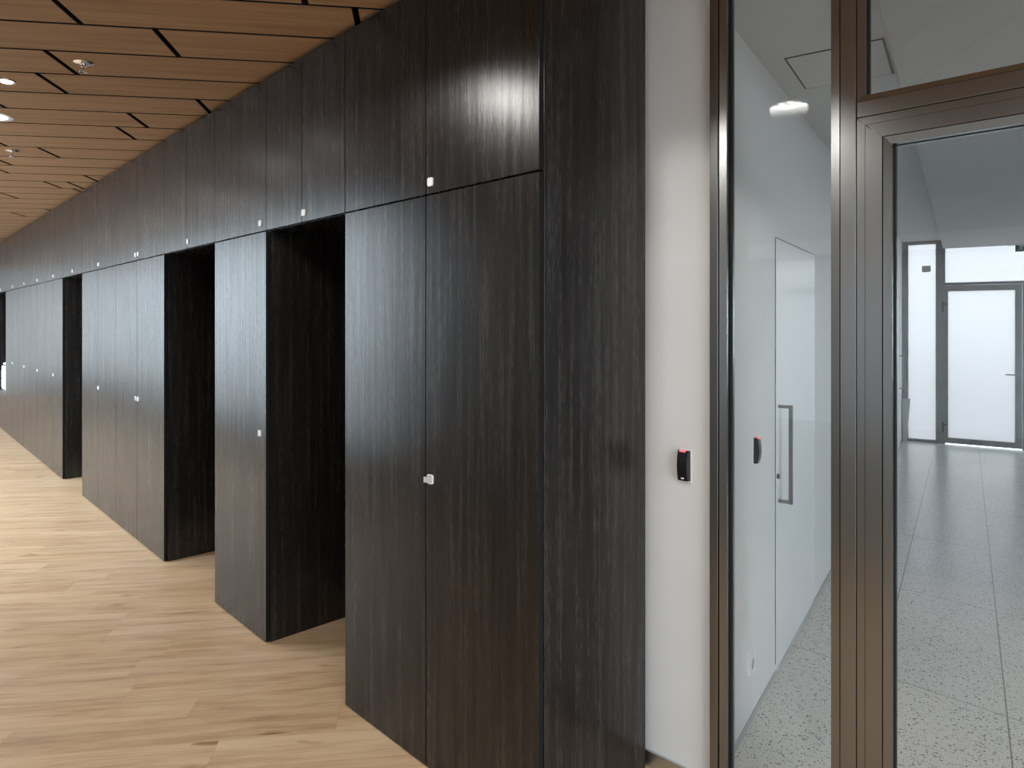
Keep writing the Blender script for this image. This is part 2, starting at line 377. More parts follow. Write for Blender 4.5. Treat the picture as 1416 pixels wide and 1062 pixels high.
for kx in range(math.floor((min(rhos)-RHO0)/RP), math.ceil((max(rhos)-RHO0)/RP)+1):
    js = sorted(joints.get(kx, []))
    if not js: js = [-6.4+random.uniform(-.4, .4) if kx > 3 else random.uniform(1.2, 1.8)]
    cuts = js[:]
    x = js[0]
    while x > min(sig): x -= random.choice([2.9, 3.3, 3.6]); cuts.append(x)
    x = js[-1]
    while x < max(sig): x += random.choice([2.9, 3.3, 3.6]); cuts.append(x)
    cuts.sort(); r0, r1 = RHO0+kx*RP+GAP/2, RHO0+(kx+1)*RP-GAP/2
    for a, b_ in zip(cuts, cuts[1:]):
        a += .013; b_ -= .013
        pts = [PD*a+PN*r0, PD*b_+PN*r0, PD*b_+PN*r1, PD*a+PN*r1]
        for i in range(len(hull)):
            if not pts: break
            pts = clip(pts, hull[i], hull[(i+1) % len(hull)])
        if len(pts) < 3: continue
        cl = [pts[0]]
        for p in pts[1:]:
            if (p-cl[-1]).length > 1e-4: cl.append(p)
        if (cl[0]-cl[-1]).length < 1e-4: cl.pop()
        if len(cl) >= 3: cb.prism([tuple(p) for p in cl], ZC, ZC+.018, 1)
cb.bm.normal_update()
for f in cb.bm.faces:
    if abs(f.normal.z) > .9: f.material_index = 0  # board sides stay black, painting in the shade of the joints
ce = tag(cb.build('ceiling', [CEIL, BLACK]), 'brown wood plank ceiling with dark joints', 'ceiling', kind='structure')
tag(MB().prism([tuple(p) for p in hull], ZC+.06, ZC+.12).build('ceiling_deck', BLACK), 'black deck above the plank joints', 'ceiling', kind='structure')

# ------------------------------------------------------------------ setting: walls
nl = -CE
tag(MB().prism([tuple(p) for p in (G0-GR*.49, G0, G0+CD*(CL+.02), G0+CD*(CL+.02)+nl*.16, G0+CD*.30+nl*.16, G0-GR*.49+Vector((.674, .738))*.22)], 0, 2.96).build('wall_right', WHITE),
    'white plastered wall with the card reader, turning into the corridor', 'wall', kind='structure')
# dark wall behind the cabinets
bp = [back_pt(u, .60) for u in (640, 560, 477, 368, 227, 113.5, 33, -45)]
bq = [back_pt(u, .68) for u in (-45, 33, 113.5, 227, 368, 477, 560, 640)]
tag(MB().prism([tuple(p) for p in bp+bq], 0, 2.96).build('wall_back', WOOD), 'dark wood lined wall at the back of the niches', 'wall', kind='structure')
# far end wall and the wall behind the camera
def seg_wall(name, a, b_, th, z0, z1, mat, label):
    d = (b_-a).normalized(); n = Vector((-d.y, d.x))*th
    return tag(MB().prism([tuple(a), tuple(b_), tuple(b_+n), tuple(a+n)], z0, z1).build(name, mat), label, 'wall', kind='structure')
FWA = math.atan2((P4-P3).y, (P4-P3).x); FWL = (P4-P3).length          # far end: a glazed front
fw = MB(); fw.box(-.1, FWL+.1, 0, .15, 0, 2.96)
place(tag(fw.build('wall_far', WHITE), 'white wall closing the far end of the hall', 'wall', kind='structure'), (*P3, 0), FWA)
# opposite wall with its windows: x along TD from P2, y=0 inner face, outside is -y ... local y = +90 from TD
OA = math.atan2(TD.y, TD.x)
wins = []; x = .7
xs = [(3.1, 5.33, .92, 2.03)] + [(8.6, 11.5, .35, 2.78), (11.62, 14.5, .35, 2.78), (14.9, 16.9, .5, 2.7), (18.2, 21.2, .5, 2.7)]
ow = MB(); L = 22.0; prev = 0
for (a, b_, z0, z1) in xs:
    ow.box(prev, a, 0, .2, 0, 2.96); ow.box(a, b_, 0, .2, 0, z0); ow.box(a, b_, 0, .2, z1, 2.96); prev = b_
ow.box(prev, L, 0, .2, 0, 2.96)
place(tag(ow.build('wall_left', GREYW), 'grey outer wall with windows, seen mirrored in the glass', 'wall', kind='structure'), (*P2, 0), OA)
for i, (a, b_, z0, z1) in enumerate(xs):
    w = place(tag(empty(f'window_{i+4}', (0, 0, 0)), 'daylight window in the outer wall of the hall', 'window', kind='structure'), (*(P2+TD*a), z0), OA)
    wd, ht = b_-a, z1-z0
    f = MB()
    for bx in ((0, .06, 0, ht), (wd-.06, wd, 0, ht), (.06, wd-.06, 0, .06), (.06, wd-.06, ht-.06, ht), (wd/2-.03, wd/2+.03, .06, ht-.06)):
        f.box(bx[0], bx[1], .06, .12, bx[2], bx[3])
    f.build('window_frame', WHITE, w)
    MB().box(.06, wd-.06, .085, .095, .06, ht-.06).build('pane', GLASS, w)
    if i == 0:
        bl = MB(); n = int(ht/.05)
        for j in range(n):
            z = .03+j*.05
            bl.hull8([(.03, .000, z-.004), (wd-.03, .000, z-.004), (wd-.03, .0015, z-.004), (.03, .0015, z-.004)], [(.03, .018, z+.047), (wd-.03, .018, z+.047), (wd-.03, .0195, z+.047), (.03, .0195, z+.047)])
        bl.build('window_blind', BLIND, w)
        MB().box(-.08, wd+.08, -.05, -.005, ht+.03, ht+.13).build('blind_box', WHITE, w)

# ------------------------------------------------------------------ setting: corridor ceiling and soffit
cc = MB()
cc.prism([(.0, .0), (.0, -.50), (CL, -.50), (CL, 0)], 2.70, 2.78)
place(tag(cc.build('ceiling_corridor', CWHITE2), 'grey white strip of corridor ceiling above the white wall', 'ceiling', kind='structure'), (*G0, 0), CA)
cs = MB(); cs.prism([(.06+sx_*.5/ex+.06, -.50), (sx_+.06, -ex), (CL, -ex), (CL, -.47)], 2.586, 2.78)
place(tag(cs.build('ceiling_soffit', CWHITE), 'dropped soffit over the corridor', 'ceiling', kind='structure'), (*G0, 0), CA)
hs = place(tag(empty('access_hatch', (0, 0, 0)), 'flush access hatch in the corridor ceiling behind the glass', 'hatch'), (*G0, 2.70), CA)
m = MB(); m.box(.70, 1.13, -.45, -.10, -.004, -.0004); m.build('panel', CWHITE2, hs)
m = MB(); m.box(.692, .699, -.457, -.093, -.003, -.0004); m.box(1.131, 1.138, -.457, -.093, -.003, -.0004); m.box(.699, 1.131, -.0985, -.092, -.003, -.0004); m.box(.699, 1.131, -.458, -.4515, -.003, -.0004); m.build('shadow_gap', DGREY, hs)
# corridor's right side, out of the frame
rw = MB(); rw.box(sx_, 6.4, -ex-.12, -ex, 0, 2.96); rw.box(7.9, CL+.02, -ex-.12, -ex, 0, 2.96); rw.box(6.4, 7.9, -ex-.12, -ex, 0, .9); rw.box(6.4, 7.9, -ex-.12, -ex, 2.3, 2.96)
wr = place(tag(empty('window_10', (0, 0, 0)), 'unseen window added to bring daylight into the corridor, out of the frame', 'window', kind='structure'), (*G0, 0), CA)  # unseen window, added so bluish daylight washes the left wall
m = MB()
for i in range(3): m.box(6.4+i*.725, 6.45+i*.725, -ex-.09, -ex-.03, .9, 2.3)
m.box(6.45, 7.85, -ex-.09, -ex-.03, .9, .95); m.box(6.45, 7.85, -ex-.09, -ex-.03, 2.25, 2.3); m.build('window_frame', GREYSTEEL, wr)
MB().box(6.45, 7.85, -ex-.065, -ex-.055, .95, 2.25).build('pane', GLASS, wr)
place(tag(rw.build('wall_corridor', WHITE), 'white wall on the far side of the corridor', 'wall', kind='structure'), (*G0, 0), CA)
# skirtings
sk = MB(); sk.box(-.262, 0, -.012, .0, 0, .058, .002)
place(tag(sk.build('baseboard_right', ALU), 'brushed metal skirting under the card reader wall', 'skirting', kind='structure'), (*G0, 0), GA)
sk = MB(); sk.box(.07, CL, -.006, 0, 0, .024)
place(tag(sk.build('baseboard_corridor', GREYP), 'thin grey skirting along the corridor wall', 'skirting', kind='structure'), (*G0, 0), CA)

# ------------------------------------------------------------------ glazed steel partition (local x along the wall, y away from the room)
q = {u: q_of(u) for u in (985, 997, 998, 1006.5, 1010, 1151.5, 1164.3, 1187.3, 1199, 1223, 1235.5)}
FY0, FY1 = -.022, .048
ZT = 2.80
base = (*G0, 0)
def strip(mb, x0, x1, z0, z1, y0=FY0, y1=FY1, b=.0015): mb.box(x0+.001, x1-.001, y0, y1, z0, z1, b)
w1 = place(tag(empty('window_1', (0, 0, 0)), 'tall narrow glazed side panel framed in burnished steel', 'window', kind='structure'), base, GA)
m = MB(); strip(m, q[985], q[997], 0, ZT+.04); m.build('jamb', STEEL, w1)
m = MB(); strip(m, q[1164.3], q[1187.3], 0, ZT+.04); m.build('mullion', STEEL, w1)
def bead_frame(x0, x1, z0, z1, wd, y0, y1, bot=None):
    """mitred bead ring standing inside x0..x1, z0..z1"""
    mb = MB(); b0 = wd if bot is None else bot
    O = [(x0, z0), (x1, z0), (x1, z1), (x0, z1)]; I = [(x0+wd, z0+b0), (x1-wd, z0+b0), (x1-wd, z1-wd), (x0+wd, z1-wd)]
    g_ = .0007
    for i in range(4):
        j = (i+1) % 4
        a, b_, c, d = O[i], O[j], I[j], I[i]
        # pull the mitre apart by a hair
        ln = math.hypot(b_[0]-a[0], b_[1]-a[1]); ux, uz = (b_[0]-a[0])/ln*g_, (b_[1]-a[1])/ln*g_
        P = [(a[0]+ux, a[1]+uz), (b_[0]-ux, b_[1]-uz), (c[0]-ux, c[1]-uz), (d[0]+ux, d[1]+uz)]
        fr = [(P[0][0], y0, P[0][1]), (P[1][0], y0, P[1][1]), (P[2][0], y0+.0022, P[2][1]), (P[3][0], y0+.0022, P[3][1])]
        bk = [(p[0], y1, p[1]) for p in P]
        mb.hull8(fr, bk)
    return mb
bead_frame(q[998], q[1164.3]-.0015, .05, ZT, q[1164.3]-q[1151.5]-.0015, FY0+.004, FY1-.004).build('glazing_bead', STEEL, w1)
bd = q[1164.3]-q[1151.5]
m = MB(); m.box(q[997], q[1164.3], FY0+.012, FY1-.012, 0, .049); m.box(q[997], q[1164.3], FY0, FY1, ZT+.002, ZT+.04); m.build('rail', STEEL, w1)
gx0, gx1 = q[998]+bd, q[1151.5]
bead_frame(gx0-.001, gx1+.001, .05+bd-.001, ZT-bd+.001, .004, .004, .022).build('gasket', GASKET, w1)
MB().box(gx0-.004, gx1+.004, .008, .018, .05+bd-.004, ZT-bd+.004).build('pane', GLASS, w1)
# groove filler between the profiles
m = MB(); m.box(q[997]-.002, q[998]+.002, -.008, .03, 0, ZT); m.box(q[1164.3]-.004, q[1164.3]+.003, -.008, .03, 0, ZT); m.build('shadow_gap', GASKET, w1)

RX = q[1187.3]+1.16                                                   # right end of the door bay
w2 = place(tag(empty('window_2', (0, 0, 0)), 'clear glass transom over the steel glazed door', 'window', kind='structure'), base, GA)
m = MB(); strip(m, q[1187.3], RX, 2.195, 2.240, FY0, FY1); m.build('transom_bar', STEEL, w2)
bead_frame(q[1187.3]+.001, RX, 2.2415, ZT, q[1199]-q[1187.3]-.0015, FY0+.004, FY1-.004, .0155).build('glazing_bead', STEEL, w2)
bw = q[1199]-q[1187.3]
bead_frame(q[1199]-.001, RX-bw+.002, 2.256, ZT-bw+.002, .004, .004, .022).build('gasket', GASKET, w2)
MB().box(q[1199]-.004, RX-bw+.004, .008, .018, 2.254, ZT-bw+.004).build('pane', GLASS, w2)
m = MB(); m.box(q[1187.3], RX, FY0, FY1, ZT+.002, ZT+.04); m.build('rail', STEEL, w2)
m = MB(); m.box(q[1187.3]-.003, RX, -.008, .03, 2.190, 2.197); m.box(q[1187.3]-.003, RX, -.008, .03, 2.2385, 2.243); m.box(q[1187.3]-.003, q[1187.3]+.003, -.008, .03, 0, ZT); m.build('shadow_gap', GASKET, w2)

d1 = place(tag(empty('door_1', (0, 0, 0)), 'glazed door with a burnished steel frame at the right', 'door', kind='structure'), base, GA)
def ring_open(x0, x1, z1, wd, wz, y0, y1, slope=0.0):
    """left stile, head and right stile, mitred at the top"""
    mb = MB(); g_ = .0006
    for P in ([(x0, 0), (x0+wd, 0), (x0+wd, z1-wz-g_), (x0, z1-g_*2)], [(x1-wd, 0), (x1, 0), (x1, z1-g_*2), (x1-wd, z1-wz-g_)], [(x0+g_*2, z1), (x1-g_*2, z1), (x1-wd, z1-wz), (x0+wd, z1-wz)]):
        mb.hull8([(p[0], y0, p[1]) for p in P], [(p[0], y1, p[1]) for p in P])
    return mb
ring_open(q[1187.3]+.001, RX, 2.193, bw-.002, .022, FY0+.003, FY1).build('door_frame', STEEL, d1)
lx0, lx1 = q[1199]+.001, RX-bw-.001
sw = q[1223]-q[1199]-.002
lf = ring_open(lx0, lx1, 2.1695, sw, .0405, FY0, FY1)
lf.box(lx0+sw+.001, lx1-sw-.001, FY0, FY1, .008, .10); lf.build('door_leaf', STEEL, d1)
bb = q[1235.5]-q[1223]
bead_frame(q[1223]+.001, lx1-sw-.001, .102, 2.1275, bb-.001, FY0+.004, FY1-.004, bb).build('glazing_bead', STEEL, d1)
px0, px1 = q[1235.5], lx1-sw-bb
bead_frame(px0-.001, px1+.001, .10+bb, 2.109, .004, .004, .022).build('gasket', GASKET, d1)
MB().box(px0-.004, px1+.004, .008, .018, .10+bb-.004, 2.111).build('pane', GLASS, d1)
m = MB(); m.box(q[1199]-.004, q[1199]+.003, -.006, .03, .01, 2.168); m.box(q[1199], RX-bw, -.006, .03, 2.1685, 2.1725); m.box(q[1223]-.003, q[1223]+.003, -.006, .03, .1, 2.128); m.box(q[1223], lx1-sw, -.006, .03, 2.1265, 2.1305); m.build('shadow_gap', GASKET, d1)
m = MB(); m.box(lx1-.055, lx1-.035, -.062, FY0, 1.04, 1.06, .002); m.bar((lx1-.045, -.06, 1.05), (lx1-.17, -.06, 1.05), .018, 12); m.build('lever_handle', ALU, d1)
# fixed steel and glass bay further right, out of the frame
w3 = place(tag(empty('window_3', (0, 0, 0)), 'glazed bay past the steel door, out of the frame', 'window', kind='structure'), base, GA)
m = MB(); m.box(RX+.002, RX+.05, FY0, FY1, 0, ZT+.04); m.box(4.56, 4.6, FY0, FY1, 0, ZT+.04); m.box(RX+.05, 4.56, FY0, FY1, 0, .06); m.box(RX+.05, 4.56, FY0, FY1, ZT, ZT+.04); m.build('frame', STEEL, w3)
MB().box(RX+.05, 4.56, .008, .018, .06, ZT).build('pane', GLASS, w3)

# ------------------------------------------------------------------ dark wood cabinets
TOPZ, SEAM = 2.815, 2.058
def lock(parent, x, z, opened=False, side=-1):
    if not opened:
        h = MB(); h.rbox(x, z, .029, .031, .0, .0035, .007); h.rring(x, z, .029, .031, .0035, .0055, .007, .003)
        h.rbox(x, z, .022, .024, .0035, .0042, .004); h.build('lock_handle', LOCKW, parent)
    else:
        h = MB(); h.rring(x, z, .031, .033, 0, .006, .007, .0045); h.build('latch_frame', LOCKW, parent)
        h = MB(); c, s_ = math.cos(math.radians(38)), math.sin(math.radians(38))
        a = [(x-side*.009, .004, z+dz) for dz in (-.012, .011)]
        # flap swung out of its frame
        x0, y0 = x-side*.008, .002; x1, y1 = x0+side*.026*c, y0+.026*s_
        nx, ny = -side*s_*.004*-1, c*.004
        h.hull8([(x0, y0, z-.011), (x1, y1, z-.011), (x1+nx, y1+ny, z-.011), (x0+nx, y0+ny, z-.011)], [(x0, y0, z+.010), (x1, y1, z+.010), (x1+nx, y1+ny, z+.010), (x0+nx, y0+ny, z+.010)])
        h.build('latch_flap', GREYP, parent)
def cabinet(name, label, cat, group, uR, uL, z0, z1, seams=(), locks=(), opened=(), depth=.545, kz=None):
    p0, p1 = FR(uR), FR(uL); t = (p1-p0).normalized(); L_ = (p1-p0).length
    root = tag(empty(name, (*p0, z0), math.atan2(t.y, t.x)), label, cat, group)
    H = z1-z0
    loc = lambda u: (FR(u)-p0).dot(t)
    b = MB(); th = .018; e_ = .0008
    if uR == 746: e_ = .0203; th = .038
    b.box(e_, th, -depth, -.0215, .0, H); b.box(L_-.018, L_-.0008, -depth, -.0215, 0, H)
    zb = .07 if z0 == 0 else 0.0
    b.box(th, L_-th, -depth, -.0215, zb, zb+th); b.box(th, L_-th, -depth, -.0215, H-th, H); b.box(th, L_-th, -depth, -depth+.008, zb+th, H-th)
    if z0 == 0: b.box(th, L_-th, -.045, -.03, 0, zb)
    for u in seams: b.box(loc(u)-.009, loc(u)+.009, -depth+.01, -.0225, zb+th, H-th)
    b.build('body', WOOD, root)
    xs_ = [0]+[loc(u) for u in seams]+[L_]; doors = []
    zl, zh = (.006 if z0 == 0 else .0018), H-.0018
    for a, c in zip(xs_, xs_[1:]):
        d = MB(); d.box(a+.0022, c-.0022, -.019, 0, zl, zh, .0009); d.bm.normal_update()
        for f in d.bm.faces:
            if abs(f.normal.x) > .9: f.material_index = 1        # side faces blackened to paint the shade inside the seams
        doors.append((a, c, d.build('door', [WOOD, EDGE], root)))
    kz = kz if kz is not None else (1.042 if z0 == 0 else 2.103-z0)
    for u in locks:
        x = loc(u)
        for a, c, d in doors:
            if a <= x < c:
                lock(d, min(max(x, a+.022), c-.022), kz, u in opened, 1)
    return root
TG, UG = 'tall dark wood cabinets', 'upper dark wood cabinets'
# tall units
cabinet('tall_cabinet', 'nearest tall two-door dark wood cabinet beside the end panel, its white latch flipped open', 'cabinet', TG, 746, 477, 0, SEAM, (588,), (595,), (595,))
cabinet('tall_cabinet', 'single-door tall dark wood cabinet standing alone between the two widest niches', 'cabinet', TG, 368, 297, 0, SEAM, (), (359.5,))
cabinet('tall_cabinet', 'two-door tall dark cabinet with paired white latches, left of the second niche', 'cabinet', TG, 227, 160, 0, SEAM, (189.5,), (191.3, 187.8), (191.3,))
cabinet('tall_cabinet', 'two-door tall dark cabinet with one white latch, right of the narrow third niche', 'cabinet', TG, 160, 113.5, 0, SEAM, (135,), (136.2,))
cabinet('tall_cabinet', 'slim single-door tall dark cabinet at the left edge of the narrow third niche', 'cabinet', TG, 86.5, 73, 0, SEAM, (), (73.7,))
cabinet('tall_cabinet', 'two-door tall dark cabinet, next but one left of the narrow third niche', 'cabinet', TG, 73, 51, 0, SEAM, (62,), (51.6,))
cabinet('tall_cabinet', 'two-door tall dark cabinet in the middle of the farthest run, third from the narrow niche', 'cabinet', TG, 51, 33, 0, SEAM, (42,), (33.4,))
cabinet('tall_cabinet', 'two-door tall dark cabinet in the farthest run, last but one before the copier niche', 'cabinet', TG, 33, 17, 0, SEAM, (25,), (17.3,))
cabinet('tall_cabinet', 'farthest tall dark cabinet, right beside the white copier', 'cabinet', TG, 17, 8, 0, SEAM, (), ())
# low unit under the copier
cabinet('low_cabinet', 'low dark cabinet at the far left under the white copier', 'cabinet', None, 8, -14, 0, .58, (-3,), ())
# upper units
Z0 = SEAM+.003
cabinet('upper_cabinet', 'nearest two-door upper cabinet, right above the cabinet with the open latch', 'upper cabinet', UG, 746, 477, Z0, TOPZ, (588,), (595,))
cabinet('upper_cabinet', 'two-door upper cabinet bridging the nearest niche', 'upper cabinet', UG, 477, 368, Z0, TOPZ, (417,), (419.5,))
cabinet('upper_cabinet', 'single-door upper cabinet above the lone single-door tall cabinet', 'upper cabinet', UG, 368, 297, Z0, TOPZ, (), (360,))
cabinet('upper_cabinet', 'two-door upper cabinet bridging the second niche from the right', 'upper cabinet', UG, 297, 227, Z0, TOPZ, (258,), (260,))
cabinet('upper_cabinet', 'two-door upper cabinet with two latches side by side', 'upper cabinet', UG, 227, 160, Z0, TOPZ, (189.5,), (191.3, 187.5))
cabinet('upper_cabinet', 'two-door upper cabinet just right of the narrow third niche', 'upper cabinet', UG, 160, 113.5, Z0, TOPZ, (135,), (136.2,))
cabinet('upper_cabinet', 'two-door upper cabinet bridging the narrow third niche', 'upper cabinet', UG, 113.5, 86.5, Z0, TOPZ, (99.6,), (100.2,))
cabinet('upper_cabinet', 'slim single-door upper cabinet just left of the narrow third niche', 'upper cabinet', UG, 86.5, 73, Z0, TOPZ, (), (73.7,))
cabinet('upper_cabinet', 'two-door upper cabinet, second left of the narrow third niche', 'upper cabinet', UG, 73, 51, Z0, TOPZ, (62,), (51.6,))
cabinet('upper_cabinet', 'two-door upper cabinet, third left of the narrow third niche', 'upper cabinet', UG, 51, 33, Z0, TOPZ, (42,), (33.4,))
cabinet('upper_cabinet', 'two-door upper cabinet, fourth left of the narrow third niche', 'upper cabinet', UG, 33, 17, Z0, TOPZ, (25,), (17.3,))
cabinet('upper_cabinet', 'slim single-door upper cabinet beside the copier niche', 'upper cabinet', UG, 17, 8, Z0, TOPZ, (), ())
cabinet('upper_cabinet', 'farthest upper cabinet, bridging the copier niche at the left picture edge', 'upper cabinet', UG, 8, -14, Z0, TOPZ, (-3,), (1.2,))
cabinet('tall_cabinet', 'tall dark cabinet past the copier niche, out of the frame', 'cabinet', TG, -14, -30, 0, SEAM, (-22,), ())
cabinet('upper_cabinet', 'upper dark cabinet past the copier niche, out of the frame', 'upper cabinet', UG, -14, -30, Z0, TOPZ, (-22,), ())
# end panel (outer face flush with the door edge)
p0, p1 = FR(746), FR(588); t = (p1-p0).normalized()
ep = MB(); ep.box(.0003, .0195, -.557, -.0208, 0, TOPZ, .0008)
place(tag(ep.build('end_panel', WOOD), 'tall dark wood end panel of the cabinet row, against the white wall', 'panel'), (*p0, 0), math.atan2(t.y, t.x))
# shadow gap between uppers and ceiling
bpz = [FR(u) for u in (746, 600, 477, 368, 227, 113.5, 33, -30)]
inn = []; inn2 = []
for u in (746, 600, 477, 368, 227, 113.5, 33, -30): inn.append(back_pt(u, .03))
for u in (-30, 33, 113.5, 227, 368, 477, 600, 746): inn2.append(back_pt(u, .50))
tag(MB().prism([tuple(p) for p in inn+inn2], TOPZ, ZC).build('trim_1', BLACK), 'black shadow gap between the cabinets and the plank ceiling', 'trim', kind='structure')

# copier in the farthest niche
pc = FR(8); pt = FR(-14); t = (pt-pc).normalized(); n_ = Vector((-t.y, t.x))
cp = tag(empty('copier', (*(pc+t*.20-n_*.04), .5815), math.atan2(t.y, t.x)), 'white office copier on the low dark cabinet at the left picture edge', 'copier')
m = MB(); m.box(0, .62, -.48, 0, .0, .36, .012); m.build('body', LOCKW, cp)
m = MB(); m.box(.02, .60, .0, .006, .03, .15, .003); m.build('paper_drawer', LOCKW, cp); m = MB(); m.box(.02, .60, .0, .006, .17, .29, .003); m.build('paper_drawer', LOCKW, cp)
m = MB(); m.hull8([(0, -.02, .375), (.62, -.02, .375), (.62, -.02, .40), (0, -.02, .40)], [(0, -.46, .45), (.62, -.46, .45), (.62, -.46, .53), (0, -.46, .53)]); m.build('scanner_lid', LOCKW, cp)
m = MB(); m.box(.05, .57, -.44, -.02, .36, .376); m.build('output_slot', DGREY, cp)

# ------------------------------------------------------------------ card readers, socket, corridor doors
def reader(loc, rz, label):
    r = tag(empty('card_reader', loc, rz), label, 'card reader')          # local -y faces out, origin on the wall at mid height
    m = MB(); n = 8; hw, hh = .0215, .052
    fr, bk = [], []
    prof = [(-hh+2*hh*i/n) for i in range(n+1)]
    vs = []
    for z in prof:
        y = -.017-.008*(1-(z/hh)**2)
        vs.append([m.bm.verts.new((-hw, 0, z)), m.bm.verts.new((-hw+.003, y, z)), m.bm.verts.new((hw-.003, y, z)), m.bm.verts.new((hw, 0, z))])
    for A, B in zip(vs, vs[1:]):
        for i in range(4): m.bm.faces.new((A[i], A[(i+1) % 4], B[(i+1) % 4], B[i]))
    m.bm.faces.new(vs[0]); m.bm.faces.new(vs[-1][::-1]); m.build('housing', READER, r)
    MB().box(-.012, .010, -.0205, -.010, .0475, .0535, .001).build('status_light', REDLED, r)
    MB().rbox(0, -.043, .012, .005, -.0205, -.0185, .0024).build('maker_mark', LOGO, r)
    MB().box(-.0255, .0255, -.0025, -.0002, -.060, .056, .0008).build('mounting_plate', LOCKW, r)
    return r
qr = q_of(947.5); pr = G0+GR*qr
zr = CAM_H-(643-HOR)*pr.y/F_PX
reader((*pr, zr), GA, 'black card reader with red light on the white wall, in front of the glass')
sr = s_of(1043); pr = G0+CD*sr; zr = sz(1043, 622)
reader((*pr, zr), CA, 'black card reader with red light seen through the glass on the corridor wall')
sr = s_of(1038); pr = G0+CD*sr
so = tag(empty('wall_socket', (*pr, sz(1038, 917)), CA), 'white wall socket low on the corridor wall behind the glass', 'socket')
m = MB(); m.rbox(0, 0, .081, .081, -.009, 0, .006); m.build('frame', LOCKW, so)
m = MB(); m.lathe([(.021, -.0095), (.021, -.004)], 24, 'y'); m.build('insert', GREYP, so)
def flush_door(name, s0, s1, zt, hs_, hz0, hz1, lockz, label):
    d = tag(empty(name, (*G0, 0), CA), label, 'door', kind='structure')
    MB().box(s0, s1, -.004, .02, .008, zt, .001).build('door_leaf', GLOSSW, d)
    m = MB(); m.box(s0-.004, s0, -.0025, .01, .05, zt+.005); m.box(s1, s1+.004, -.0025, .01, .05, zt+.005); m.box(s0-.004, s1+.004, -.0025, .01, zt, zt+.005); m.build('shadow_gap', DGREY, d)
    m = MB(); m.bar((hs_, -.004, hz1-.008), (hs_, -.058, hz1-.008), .014); m.bar((hs_, -.004, hz0+.008), (hs_, -.058, hz0+.008), .014); m.bar((hs_, -.058, hz0), (hs_, -.058, hz1), .016); m.build('bar_handle', STEEL, d)
    if lockz:
        MB().lathe([(.011, -.012), (.011, -.004)], 20, 'y', (hs_-.02, 0, lockz)).build('lock_cylinder', DGREY, d)
    return d
flush_door('door_2', s_of(1072), s_of(1125.5), 1.985, s_of(1073)+.03, .775, 1.225, .90, 'flush white corridor door with long bar handle, seen through the side glass')
flush_door('door_3', 6.85, s_of(1244.3), 1.94, s_of(1243), .74, 1.18, None, 'flush white door at the far end of the corridor wall')
sr = s_of(1248.6); pr = G0+CD*sr
m = MB(); m.rbox(0, 0, .08, .08, -.009, 0, .006)
place(tag(m.build('light_switch', GREYP), 'small grey outlet plate low on the wall by the far frosted panel', 'outlet'), (*pr, sz(1248.6, 585)), CA)

# ------------------------------------------------------------------ corridor end wall (local x across the corridor, y outward)
EP = G0+CD*CL; EA = math.atan2(CE.y, CE.x)
T = {u: t_of(u) for u in (1251, 1256, 1294, 1300, 1307, 1311, 1403.5, 1413, 1419)}
def pane(name, x0, x1, z0, z1, par):
    mb = MB(); mb.box(x0, x1, -.003, .003, z0, z1)
    for f in mb.bm.faces:
        f.normal_update()
        if f.normal.y > .9: f.material_index = 1
    return mb.build(name, [FROST, GLASS], par)
TZ = 2.70
w8 = place(tag(empty('window_12', (0, 0, 0)), 'narrow frosted glass panel at the corridor end, left of the far door', 'window', kind='structure'), (*EP, 0), EA)
m = MB(); m.box(0, T[1256], -.03, .03, 0, TZ); m.box(T[1294], T[1307], -.03, .03, 0, TZ); m.box(T[1256], T[1294], -.03, .03, 0, .035); m.box(T[1256], T[1294], -.03, .03, TZ-.045, TZ); m.build('window_frame', GREYSTEEL, w8)
pane('frosted_pane', T[1256], T[1294], .035, TZ-.045, w8)
m = MB(); m.rbox((t_of(1276)+t_of(1286))/2, ez(1281, 372), .10, .085, -.012, -.0035, .012); m.build('grey_patch', GREYP, w8)  # small grey rounded patch on the corridor side of the pane
ZD, ZF = ez(1350, 390), ez(1350, 404)
w9 = place(tag(empty('window_13', (0, 0, 0)), 'frosted glass transom over the far door', 'window', kind='structure'), (*EP, 0), EA)
m = MB(); m.box(T[1307], 2.6, -.03, .03, ZD-.035, ZD); m.box(T[1307], 2.6, -.03, .03, TZ-.05, TZ); m.build('window_frame', GREYSTEEL, w9)
pane('frosted_pane', T[1307], 2.6, ZD, TZ-.05, w9)
dx0, dx1 = T[1300]+.012, T[1413]
d4 = place(tag(empty('door_4', (0, 0, 0)), 'frosted glass door in a grey steel frame at the corridor end', 'door', kind='structure'), (*EP, 0), EA)
m = MB(); zt = ZD-.038
m.box(T[1307]-.004, T[1311], -.034, .026, .012, zt); m.box(T[1403.5], dx1, -.034, .026, .012, zt); m.box(T[1311], T[1403.5], -.034, .026, zt-.075, zt); m.box(T[1311], T[1403.5], -.034, .026, .012, .085); m.build('door_leaf', GREYSTEEL, d4)
pane('frosted_pane', T[1311], T[1403.5], .085, zt-.075, d4)
zh = ez(1402, 518)
m = MB(); m.box(dx1-.045, dx1-.025, -.075, -.034, zh-.01, zh+.01, .002); m.bar((dx1-.03, -.072, zh), (dx1-.17, -.072, zh), .018, 12); m.build('lever_handle', CHROME, d4)
m = MB(); m.box(T[1307]+.02, T[1307]+.60, -.055, -.034, ZD-.03, ZD-.008, .002); m.bar((T[1307]+.08, -.05, ZD-.035), (T[1307]+.2, -.05, ZD-.045), .014); m.build('door_closer', GREYSTEEL, d4)
for zz in (ez(1307, 424), ez(1307, 590)):
    m = MB(); m.box(T[1307]-.035, T[1307]-.012, -.052, -.03, zz-.07, zz+.07, .003); m.box(T[1307]-.02, T[1307]+.02, -.046, -.034, zz+.02, zz+.045); m.build('hinge', DGREY, d4)
